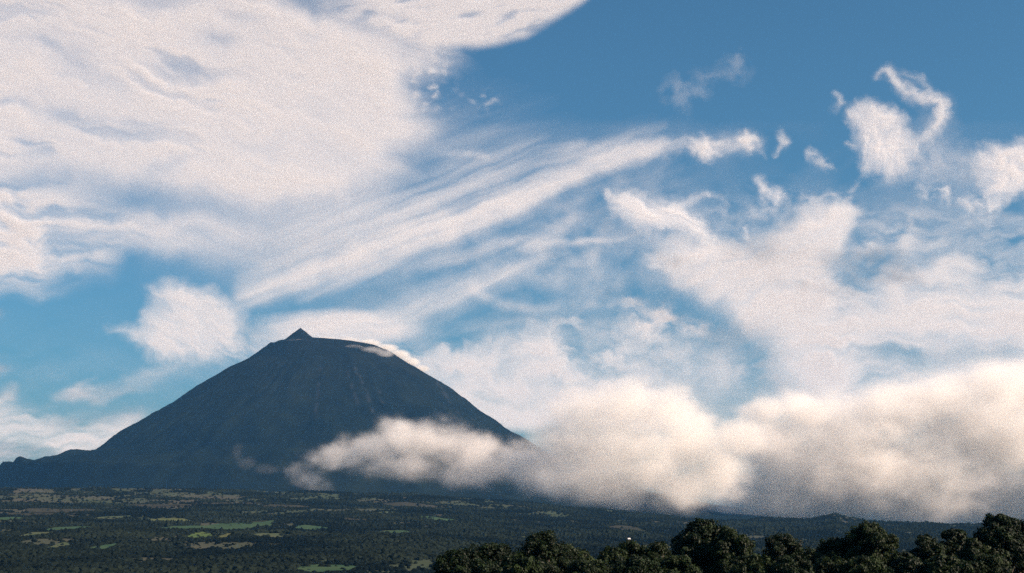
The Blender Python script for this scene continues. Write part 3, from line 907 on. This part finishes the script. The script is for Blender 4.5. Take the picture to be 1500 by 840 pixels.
# cap skimming over the crater rim and down the right shoulder
YC = MY
balls = []
for (u_, v_, a_, b_) in ((480, 499, 20, 3.5), (510, 500, 24, 4.5), (540, 503, 24, 6), (565, 510, 22, 7), (585, 520, 20, 8), (602, 530, 16, 7), (618, 540, 14, 5)):
    balls.append(ball(u_, v_, YC + 20, a_, 200, b_))
for (u_, v_, a_, b_) in ((520, 509, 16, 3), (545, 513, 20, 5), (565, 518, 16, 5)):
    balls.append(ball(u_, v_, YC - 420, a_, 120, b_, .22))
balls.append(ball(440, 499, YC - 330, 24, 50, 2.0, .45))
lo = at_y(400, 570, YC)[0], YC - 620, at_y(400, 560, YC)[2]
hi = at_y(660, 480, YC)[0], YC + 340, at_y(400, 474, YC)[2]
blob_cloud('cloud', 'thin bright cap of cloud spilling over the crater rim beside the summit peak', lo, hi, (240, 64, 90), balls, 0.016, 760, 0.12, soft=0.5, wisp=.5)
print('clouds', round(time.time() - T0, 1))

# ------------------------------------------------------------------ haze
hz = bpy.data.materials.new('haze_air')
hz.use_nodes = True
hz.cycles.volume_sampling = 'DISTANCE'
nt = hz.node_tree
nt.nodes.clear()
ho = nt.nodes.new('ShaderNodeOutputMaterial')
hp = nt.nodes.new('ShaderNodeVolumePrincipled')
hp.inputs['Density'].default_value = 1.6e-5
hp.inputs['Color'].default_value = (0.16, 0.50, 1.0, 1)
hp.inputs['Anisotropy'].default_value = 0.1
nt.links.new(hp.outputs[0], ho.inputs['Volume'])
x0, x1, y0, y1, z0, z1 = -15200, 15200, -15200, 15200, 5, 1680
hv = [(x, y, z) for x in (x0, x1) for y in (y0, y1) for z in (z0, z1)]
hf = [(0, 1, 3, 2), (4, 6, 7, 5), (0, 4, 5, 1), (2, 3, 7, 6), (0, 2, 6, 4), (1, 5, 7, 3)]
haze = mesh_object('haze', hv, hf, hz)
tag(haze, kind='stuff')
haze['label'] = 'pale blue haze in the air before the volcano'
# ------------------------------------------------------------------ far woodland on the lowland
def leaf_material(name, dark, light, attr=None, transl=0.0):
    m, nt, bs = material(name)
    if attr:
        at = node(nt, 'ShaderNodeAttribute', attribute_name=attr)
        src = at.outputs['Fac']
    else:
        gi = node(nt, 'ShaderNodeNewGeometry')
        src = gi.outputs['Random Per Island']
    mx = node(nt, 'ShaderNodeMixRGB')
    nt.links.new(src, mx.inputs[0])
    mx.inputs[1].default_value = (*dark, 1)
    mx.inputs[2].default_value = (*light, 1)
    nt.links.new(mx.outputs[0], bs.inputs['Base Color'])
    bs.inputs['Roughness'].default_value = 0.55 if transl else 0.9
    bs.inputs['Specular IOR Level'].default_value = 0.18 if transl else 0.0
    if transl:
        out = nt.nodes['Material Output']
        tr = node(nt, 'ShaderNodeBsdfTranslucent')
        nt.links.new(mx.outputs[0], tr.inputs['Color'])
        ms = node(nt, 'ShaderNodeMixShader')
        ms.inputs[0].default_value = transl
        nt.links.new(bs.outputs[0], ms.inputs[1])
        nt.links.new(tr.outputs[0], ms.inputs[2])
        nt.links.new(ms.outputs[0], out.inputs['Surface'])
    return m


phi = (1 + 5 ** .5) / 2
ICO = np.array([(-1, phi, 0), (1, phi, 0), (-1, -phi, 0), (1, -phi, 0), (0, -1, phi), (0, 1, phi), (0, -1, -phi), (0, 1, -phi), (phi, 0, -1), (phi, 0, 1), (-phi, 0, -1), (-phi, 0, 1)], np.float32)
ICO /= np.linalg.norm(ICO[0])
ICOF = np.array([(0, 11, 5), (0, 5, 1), (0, 1, 7), (0, 7, 10), (0, 10, 11), (1, 5, 9), (5, 11, 4), (11, 10, 2), (10, 7, 6), (7, 1, 8), (3, 9, 4), (3, 4, 2), (3, 2, 6), (3, 6, 8), (3, 8, 9), (4, 9, 5), (2, 4, 11), (6, 2, 10), (8, 6, 7), (9, 8, 1)], np.int32)

HOUSES = [(921.5, 791.5, 0)]


def on_ground(u, v):
    """First point of the lowland seen at photo pixel (u, v)."""
    a, b, c = ray(u, v)
    ts = np.linspace(1500, 5600, 3000)
    h = ground_height(a * ts, b * ts)
    k = np.argmax(EYE + c * ts <= h)
    t = ts[k]
    return a * t, b * t, float(ground_height(np.array([a * t]), np.array([b * t]))[0])


house_at = [on_ground(u, v) for u, v, _ in HOUSES]

# pastures: small grass fields cleared in the woods, each a sheet laid on the ground
FIELDS = [(250, 763, 24, 2.6, 0), (292, 787, 17, 3.6, 1), (325, 787, 11, 2.8, 0), (397, 785, 26, 1.8, 2), (103, 775, 26, 2.6, 3), (280, 773, 26, 5.5, 3), (352, 770, 40, 3.4, 3), (163, 759, 26, 1.5, 2),
          (83, 802, 11, 1.8, 2), (153, 802, 13, 1.4, 3), (12, 762, 20, 2.4, 3), (45, 755, 34, 1.8, 4), (100, 748, 50, 1.6, 4), (916, 774, 22, 2.4, 4), (560, 752, 22, 1.2, 2), (640, 760, 30, 1.3, 3),
          (455, 774, 20, 1.3, 3), (230, 741, 45, 1.4, 4), (420, 742, 36, 1.3, 4), (600, 738, 40, 1.3, 4), (580, 780, 24, 1.4, 3), (70, 781, 18, 1.2, 2), (480, 833, 40, 2.2, 3), (340, 738, 40, 1.2, 4), (520, 761, 16, 1.2, 4)]
GRASS = [((.062, .080, .034), (.088, .094, .042)), ((.046, .082, .032), (.068, .096, .036)), ((.048, .070, .040), (.068, .078, .046)), ((.028, .058, .034), (.042, .07, .038)), ((.028, .031, .025), (.042, .042, .032))]


def grass_material(name, c0, c1):
    m, nt, bs = material(name)
    g_ = node(nt, 'ShaderNodeNewGeometry')
    n_ = node(nt, 'ShaderNodeTexNoise')
    n_.inputs['Scale'].default_value = .03
    n_.inputs['Detail'].default_value = 8
    nt.links.new(g_.outputs['Position'], n_.inputs['Vector'])
    c_ = node(nt, 'ShaderNodeValToRGB')
    c_.color_ramp.elements[0].position, c_.color_ramp.elements[0].color = .35, (*c0, 1)
    c_.color_ramp.elements[1].position, c_.color_ramp.elements[1].color = .65, (*c1, 1)
    nt.links.new(n_.outputs[0], c_.inputs[0])
    nt.links.new(c_.outputs[0], bs.inputs['Base Color'])
    bs.inputs['Roughness'].default_value = .95
    bs.inputs['Specular IOR Level'].default_value = 0
    return m


grass_mats = [grass_material('pasture_grass', *c) for c in GRASS]
cleared = []
for k, (fu, fv, hw, hh, gi_) in enumerate(FIELDS):
    x0_, y0_, _ = on_ground(fu, fv - hh)
    x1_, y1_, _ = on_ground(fu, fv + hh)
    cx_, cy_ = on_ground(fu, fv)[:2]
    dy_ = max(45.0, min(abs(y0_ - y1_) / 2 * 1.35, 300.0))
    dx_ = hw / F * cy_
    frng = np.random.RandomState(800 + k)
    nn_ = 40
    t_ = np.linspace(0, 2 * math.pi, nn_, endpoint=False)
    rs_ = 1 + .16 * np.sin(2 * t_ + frng.rand() * 6) + .10 * np.sin(3 * t_ + frng.rand() * 6) + .05 * np.sin(7 * t_ + frng.rand() * 6)
    sq = 1 / np.maximum(np.abs(np.cos(t_)), np.abs(np.sin(t_))) ** .6
    rings = np.linspace(.02, 1, 9)
    skew = frng.uniform(-.5, .5)
    fx_ = cx_ + np.outer(np.cos(t_) * rs_ * sq, rings) * dx_ + skew * np.outer(np.sin(t_) * rs_ * sq, rings) * dx_ * .5
    fy_ = cy_ + np.outer(np.sin(t_) * rs_ * sq, rings) * dy_
    fz_ = ground_height(fx_, fy_) + 1.2
    fo = mesh_object('pasture', np.stack([fx_, fy_, fz_], -1).reshape(-1, 3), grid_faces(nn_, 9, True)[:, ::-1], grass_mats[gi_], smooth=True)
    tag(fo, kind='structure')
    cleared.append((cx_, cy_, dx_, dy_, skew))

rng = np.random.RandomState(5)


def clumps(n, r0, r1, base, base_f, s0, s1):
    q = rng.rand(n)
    r = np.sqrt(r0 * r0 + (r1 * r1 - r0 * r0) * q)
    a_ = np.radians(rng.uniform(-21.5, 21.5, n))
    wx, wy = r * np.sin(a_), r * np.cos(a_)
    op = field_pattern(wx, wy)
    keep = rng.rand(n) > op * .93
    for hx, hy, _ in house_at:
        keep &= ~((np.abs(wx - hx) < 14) & (wy < hy + 12) & (wy > hy - 90))
    for (cx_, cy_, dx_, dy_, sk) in cleared:
        yy_ = (wy - cy_) / dy_
        keep &= ~((((wx - cx_ - sk * (wy - cy_) / dy_ * dx_ * .5) / dx_) ** 2 + yy_ ** 2 < 1.15) & (rng.rand(n) < .97))
    r, wx, wy = r[keep], wx[keep], wy[keep]
    n = len(r)
    wz = ground_height(wx, wy)
    grove = fbm2(wx / 260, wy / 200, 3, 90)
    size = (s0 + (s1 - s0) * rng.rand(n) ** 2.0) * (1 + .35 * np.clip(grove, -1, 1))
    tall = rng.uniform(.45, .9, n)
    V = base[None] * (1 + rng.uniform(-.36, .36, (n, len(base), 1))).astype(np.float32)
    rot = rng.rand(n) * 6.283
    c_, s_ = np.cos(rot)[:, None], np.sin(rot)[:, None]
    V = np.stack([V[:, :, 0] * c_ - V[:, :, 1] * s_, V[:, :, 0] * s_ + V[:, :, 1] * c_, V[:, :, 2] * tall[:, None]], -1) * size[:, None, None]
    V = V + np.stack([wx, wy, wz + size * tall * .45], -1)[:, None, :]
    tone = np.clip(.40 + 1.0 * grove + rng.uniform(-.2, .2, n), 0, 1)
    return V.reshape(-1, 3).astype(np.float32), (base_f[None] + (np.arange(n) * len(base))[:, None, None]).reshape(-1, 3), np.repeat(tone, len(base))


OCT = np.array([(1, 0, 0), (-1, 0, 0), (0, 1, 0), (0, -1, 0), (0, 0, 1), (0, 0, -1)], np.float32)
OCTF = np.array([(0, 2, 4), (2, 1, 4), (1, 3, 4), (3, 0, 4), (2, 0, 5), (1, 2, 5), (3, 1, 5), (0, 3, 5)], np.int32)
p1 = clumps(110000, 1380, 2500, ICO, ICOF, 1.6, 5.0)
p2 = clumps(230000, 2500, 5400, OCT, OCTF, 2.2, 6.5)
wood_mat = leaf_material('far_canopy', (0.0035, 0.006, 0.006), (0.012, 0.017, 0.012), 'tone')
wood = mesh_object('woodland', np.concatenate([p1[0], p2[0]]), np.concatenate([p1[1], p2[1] + len(p1[0])]), wood_mat, attrs={'tone': np.concatenate([p1[2], p2[2]])})
tag(wood, 'dark scrub and woodland spread over the lowland below the volcano', kind='stuff')
print('woodland', len(wood.data.polygons), round(time.time() - T0, 1))

# ------------------------------------------------------------------ farm buildings, specks among the woods
def plain_material(name, col, rough=0.8):
    m, nt, bs = material(name)
    n_ = node(nt, 'ShaderNodeTexNoise')
    n_.inputs['Scale'].default_value = 3.0
    n_.inputs['Detail'].default_value = 6
    cr_ = node(nt, 'ShaderNodeValToRGB')
    cr_.color_ramp.elements[0].color = (*[c * .82 for c in col], 1)
    cr_.color_ramp.elements[1].color = (*[min(1, c * 1.08) for c in col], 1)
    nt.links.new(n_.outputs[0], cr_.inputs[0])
    nt.links.new(cr_.outputs[0], bs.inputs['Base Color'])
    bs.inputs['Roughness'].default_value = rough
    return m


def box(x0, x1, y0, y1, z0, z1):
    v_ = [(x, y, z) for x in (x0, x1) for y in (y0, y1) for z in (z0, z1)]
    f_ = [(0, 1, 3, 2), (4, 6, 7, 5), (0, 4, 5, 1), (2, 3, 7, 6), (0, 2, 6, 4), (1, 5, 7, 3)]
    return v_, f_


white_wall = plain_material('white_limewash', (.8, .78, .74))
grey_wall = plain_material('pale_blue_render', (.42, .47, .50))
tile = plain_material('roof_tile', (.30, .14, .09))
tin = plain_material('roof_tin', (.45, .47, .48), .5)
woodp = plain_material('door_paint', (.12, .10, .08))


def farmhouse(loc, rz, w, d, h, wall_m, roof_m, label):
    t = empty('farm_building', loc)
    t.rotation_euler.z = rz
    tag(t, label, 'house')
    v_ = [(-w, -d, -1), (w, -d, -1), (w, d, -1), (-w, d, -1), (-w, -d, h), (w, -d, h), (w, d, h), (-w, d, h), (-w, 0, h + d * .6), (w, 0, h + d * .6)]
    me = bpy.data.meshes.new('wall')
    me.from_pydata(v_, [], [(0, 1, 5, 4), (1, 2, 6, 9, 5), (2, 3, 7, 6), (3, 0, 4, 8, 7)])
    me.materials.append(wall_m)
    o = bpy.data.objects.new('wall', me)
    COL.objects.link(o)
    o.parent = t
    e_ = .35
    k = .6 * e_
    v_ = []
    for zz in (.05, .22):
        v_ += [(-w - e_, -d - e_, h - k + zz), (w + e_, -d - e_, h - k + zz), (w + e_, 0, h + d * .6 + zz), (-w - e_, 0, h + d * .6 + zz), (-w - e_, d + e_, h - k + zz), (w + e_, d + e_, h - k + zz)]
    f_ = [(6, 7, 8, 9), (9, 8, 11, 10), (3, 2, 1, 0), (4, 5, 2, 3), (0, 1, 7, 6), (5, 4, 10, 11), (1, 2, 8, 7), (2, 5, 11, 8), (3, 0, 6, 9), (4, 3, 9, 10)]
    me = bpy.data.meshes.new('roof')
    me.from_pydata(v_, [], f_)
    me.materials.append(roof_m)
    o = bpy.data.objects.new('roof', me)
    COL.objects.link(o)
    o.parent = t
    mesh_object('door', *box(-.5, .5, -d - .06, -d + .02, 0, 2.05), woodp, t)
    for s_ in (-1, 1):
        mesh_object('window', *box(s_ * w * .6 - .5, s_ * w * .6 + .5, -d - .05, -d + .02, 1.0, 2.0), woodp, t)
    return t


farmhouse(house_at[0], 0.25, 2.4, 2.0, 2.6, white_wall, plain_material('white_roof', (.74, .72, .70), .5), 'tiny white farm building, a bright speck just above the treetops')

# ------------------------------------------------------------------ near trees
def tube(pts, rad, seg=7):
    pts = np.array(pts, float)
    vs, fs = [], []
    for i, p in enumerate(pts):
        tdir = pts[min(i + 1, len(pts) - 1)] - pts[max(i - 1, 0)]
        tdir /= np.linalg.norm(tdir) + 1e-9
        up = np.array((0, 1, 0)) if abs(tdir[1]) < .8 else np.array((1, 0, 0))
        x_ = np.cross(tdir, up)
        x_ /= np.linalg.norm(x_)
        y_ = np.cross(tdir, x_)
        for k in range(seg):
            an = 2 * math.pi * k / seg
            vs.append(p + rad[i] * (math.cos(an) * x_ + math.sin(an) * y_))
    for i in range(len(pts) - 1):
        for k in range(seg):
            fs.append((i * seg + k, i * seg + (k + 1) % seg, (i + 1) * seg + (k + 1) % seg, (i + 1) * seg + k))
    return np.array(vs), np.array(fs)


leaf_mats = [leaf_material('glossy_dark_leaves', (0.003, 0.008, 0.004), (0.017, 0.034, 0.010), 'tone', .22),
             leaf_material('mid_green_leaves', (0.004, 0.010, 0.005), (0.026, 0.045, 0.012), 'tone', .25)]
bark, nt, bs = material('bark')
nn = node(nt, 'ShaderNodeTexNoise')
nn.inputs['Scale'].default_value = 9
nn.inputs['Detail'].default_value = 8
cc = node(nt, 'ShaderNodeValToRGB')
cc.color_ramp.elements[0].color = (.03, .024, .018, 1)
cc.color_ramp.elements[1].color = (.12, .10, .08, 1)
nt.links.new(nn.outputs[0], cc.inputs[0])
nt.links.new(cc.outputs[0], bs.inputs['Base Color'])
bs.inputs['Roughness'].default_value = .95


def leaf_cloud(centres, radii, outw, per, leaf, rng):
    """Leaf-sized quads packed in knobbly clumps round the centres."""
    m = len(centres)
    d = rng.normal(size=(m, per, 3))
    d /= np.linalg.norm(d, axis=2, keepdims=True)
    rad = radii[:, None, None] * rng.uniform(.35, 1.08, (m, per, 1)) ** .6
    p = (centres[:, None, :] + d * rad * np.array([1, 1, .85])).reshape(-1, 3)
    nrm = (d * .9 + outw[:, None, :] * .5 + rng.normal(size=(m, per, 3)) * .55 + np.array([0, 0, .25])).reshape(-1, 3)
    nrm /= np.linalg.norm(nrm, axis=1, keepdims=True)
    tt = np.cross(nrm, rng.normal(size=nrm.shape))
    tt /= np.linalg.norm(tt, axis=1, keepdims=True)
    bb = np.cross(nrm, tt)
    L_ = (leaf * rng.uniform(.6, 1.35, len(p)))[:, None]
    W_ = L_ * rng.uniform(.4, .65, (len(p), 1))
    vs = np.stack([p - tt * L_, p + bb * W_ + nrm * W_ * .25, p + tt * L_, p - bb * W_ + nrm * W_ * .25], 1).reshape(-1, 3)
    fs = np.arange(len(vs)).reshape(-1, 4)
    tone = np.repeat(np.clip(rng.rand(m) ** 1.6 + 0, 0, 1), per) * .75 + rng.rand(m * per) * .25
    return vs, fs, np.repeat(tone, 4)


def make_plant(name, label, cat, group, u, half, top, dist, seed, mat, lobes=9, flat=1.0, lean=0.0, base_v=None):
    """Tapered trunk with limbs and a knobbly crown of small leaves. half, top: crown half width and top in photo pixels."""
    rng = np.random.RandomState(seed)
    sc_ = dist / F
    x, y, zt = at_y(u, top, dist)
    zg = float(ground_height(np.array([x]), np.array([y]))[0])
    H = zt - zg
    w = half * sc_
    root = empty(name, (x, y, zg))
    tag(root, label, cat, group)
    # lobes of the crown: (centre, radius)
    cl = [((lean * w, 0, H - .30 * w * flat), .40 * w)]
    for k in range(lobes):
        an = 2 * math.pi * (k + rng.rand() * .6) / lobes * 1.0
        lev = rng.uniform(.25, 1.0)
        rr_ = w * rng.uniform(.45, .78)
        cl.append(((math.cos(an) * rr_ + lean * w * .5, math.sin(an) * rr_, H - w * flat * (.45 + lev * .75)), w * rng.uniform(.27, .42)))
    for k in range(8):
        an = 6.283 * (k + rng.rand()) / 8
        cl.append(((math.cos(an) * w * .75, math.sin(an) * w * .75, H - w * flat * (1.25 + .6 * rng.rand())), w * rng.uniform(.32, .5)))
    for k in range(9):
        an = rng.rand() * 6.283
        q_ = rng.uniform(.15, .85)
        cl.append(((math.cos(an) * w * q_ + lean * w * .6, math.sin(an) * w * q_, H - w * flat * (.16 + .75 * q_ ** 1.8 * rng.uniform(.7, 1.2))), w * rng.uniform(.10, .2)))
    cs, ra, ou = [], [], []
    for c, r_ in cl:
        c = np.array(c)
        kk = int(max(10, 26 * (r_ / .95) ** 2))
        d = rng.normal(size=(kk, 3))
        d /= np.linalg.norm(d, axis=1, keepdims=True)
        pos = c + d * (r_ * rng.uniform(.55, 1.0, (kk, 1))) * np.array([1, 1, .82])
        ok = pos[:, 2] < H - .12
        cs.append(pos[ok])
        ou.append(d[ok])
        ra.append(rng.uniform(.26, .52, ok.sum()) * (.75 + .1 * w))
    cs, ou, ra = np.concatenate(cs), np.concatenate(ou), np.concatenate(ra)
    cs[:, 2] = np.maximum(cs[:, 2], .5)
    cs += rng.normal(size=cs.shape) * .12
    leaf = rng.uniform(.10, .16)
    vs, fs, t1 = leaf_cloud(cs, ra, ou, 64, leaf, rng)
    # sparse twigs that break the outline
    kk = int(40 + 14 * w)
    d = rng.normal(size=(kk, 3))
    d[:, 2] = np.abs(d[:, 2])
    d /= np.linalg.norm(d, axis=1, keepdims=True)
    li = rng.randint(0, len(cl), kk)
    tp = np.array([cl[i][0] for i in li]) + d * np.array([cl[i][1] for i in li])[:, None] * rng.uniform(.98, 1.22, (kk, 1))
    tp[:, 2] = np.clip(tp[:, 2], .5, H)
    v2, f2_, t2 = leaf_cloud(tp, rng.uniform(.12, .28, kk), d, 20, leaf * .85, rng)
    mesh_object('crown', np.concatenate([vs, v2]), np.concatenate([fs, f2_ + len(vs)]), mat, root, attrs={'tone': np.concatenate([t1, t2])})
    # trunk and limbs
    tv, tf = [], []
    off = 0

    def put(pts, rad, seg=7):
        nonlocal off
        a_v, a_f = tube(pts, rad, seg)
        tv.append(a_v)
        tf.append(a_f + off)
        off += len(a_v)
    r0 = .035 * H * (.6 if cat == 'shrub' else 1)
    put([(0, 0, -.3), (.03 * w, 0, H * .2), (lean * w * .3, .05 * w, H * .45), (lean * w * .7, 0, H * .72), (lean * w, 0, H - .4 * w)], [r0 * 1.4, r0, r0 * .8, r0 * .5, r0 * .2], 9)
    for c, r_ in cl[1:]:
        c = np.array(c)
        s0_ = np.array([lean * w * .3, 0, max(.3, H * .35 + .2 * (c[2] - H * .35))])
        mid = (s0_ + c) / 2 + np.array([0, 0, -.06 * w])
        put([s0_, mid, c], [r0 * .5, r0 * .32, r0 * .1], 6)
    mesh_object('trunk', np.concatenate(tv), np.concatenate(tf), bark, root, smooth=True)
    return root


GT = 'evergreen trees standing along the lower right'
D, M_ = leaf_mats
TREES = [
    # label, u, half, top, dist, mat, lobes, flat, lean
    ('low spreading dark tree at the left end of the tree line', 672, 34, 808, 136, D, 8, .8, -.2),
    ('wide flat topped dark tree second from the left end of the tree line', 722, 46, 797, 138, D, 10, .75, .1),
    ('dark tree with a raised square topped knob standing beside the flat topped tree', 800, 34, 780.5, 140, D, 9, 1.0, -.25),
    ('rounded tree sloping down to the first dip in the tree line', 836, 36, 798, 144, M_, 9, .9, -.2),
    ('small sunlit tree just right of the first dip in the tree line', 893, 30, 804, 137, M_, 8, 1.0, .2),
    ('narrow double headed tree under the white farm building', 928, 26, 793, 141, M_, 8, 1.1, -.1),
    ('slim tree tucked against the left side of the big domed tree', 962, 24, 794, 136, M_, 7, 1.2, .1),
    ('big dome crowned tree, tallest in the middle of the tree line', 1032, 50, 763, 142, D, 12, .9, 0),
    ('tree merging with the right shoulder of the big domed tree', 1076, 34, 779, 138, M_, 9, 1.0, -.2),
    ('pointed dark tree alone right of the big domed tree', 1146, 32, 782, 142, D, 9, 1.05, -.1),
    ('low tree filling the gap left of the broad stepped tree', 1196, 30, 803, 146, D, 8, .9, .2),
    ('rounded lower tree forming the left step of the broad crown', 1224, 36, 790, 140, D, 9, .9, .1),
    ('broad stepped tree with a rounded top under the small hill on the ridge', 1272, 40, 767.5, 138, M_, 11, .95, 0),
    ('low tree in the last dip before the right hand cluster', 1322, 26, 812, 136, D, 7, 1.0, 0),
    ('dark tree with a ragged shoulder left of the tallest pair', 1362, 28, 785, 141, D, 9, 1.1, -.2),
    ('pointed tree between the ragged shouldered tree and the tallest tree', 1396, 28, 776, 145, D, 8, 1.15, 0),
    ('thin lower tree in front of the tallest dark tree', 1424, 22, 792, 132, M_, 7, 1.2, 0),
    ('tallest dark tree near the right edge', 1461, 36, 754.5, 134, D, 11, 1.0, 0),
    ('dark tree with a knob shaped head cut by the right edge', 1490, 28, 760, 140, D, 9, 1.1, -.15),
    ('dark tree mostly outside the right edge', 1530, 36, 772, 136, D, 9, 1.0, 0),
]
for k, (lab, u_, hf_, tp_, ds_, mt_, lb_, fl_, ln_) in enumerate(TREES):
    make_plant('evergreen_tree', lab, 'tree', GT, u_, hf_, tp_, ds_, 300 + k, mt_, lb_, fl_, ln_)
SHRUBS = [
    ('leafy shrub under the low tree at the left end', 700, 34, 822, 118),
    ('leafy shrub under the tree with the square knob', 768, 34, 819, 116),
    ('leafy shrub in the first dip of the tree line', 862, 32, 821, 118),
    ('leafy shrub below the double headed tree', 934, 32, 819, 115),
    ('leafy shrub at the left foot of the big domed tree', 992, 32, 816, 117),
    ('leafy shrub at the right foot of the big domed tree', 1098, 34, 818, 117),
    ('leafy shrub beneath the pointed lone tree', 1160, 34, 817, 115),
    ('leafy shrub below the left step of the broad crown', 1214, 34, 819, 118),
    ('leafy shrub below the broad stepped tree', 1268, 34, 817, 116),
    ('leafy shrub in the last dip of the tree line', 1326, 32, 819, 118),
    ('leafy shrub below the ragged shouldered tree', 1384, 34, 816, 116),
    ('leafy shrub at the foot of the tallest tree', 1448, 36, 815, 118),
]
for k, (lab, u_, hf_, tp_, ds_) in enumerate(SHRUBS):
    make_plant('leafy_shrub', lab, 'shrub', 'leafy shrubs below the trees', u_, hf_, tp_, ds_, 500 + k, M_ if k % 3 else D, 8, .8, 0)
print('done', round(time.time() - T0, 1))
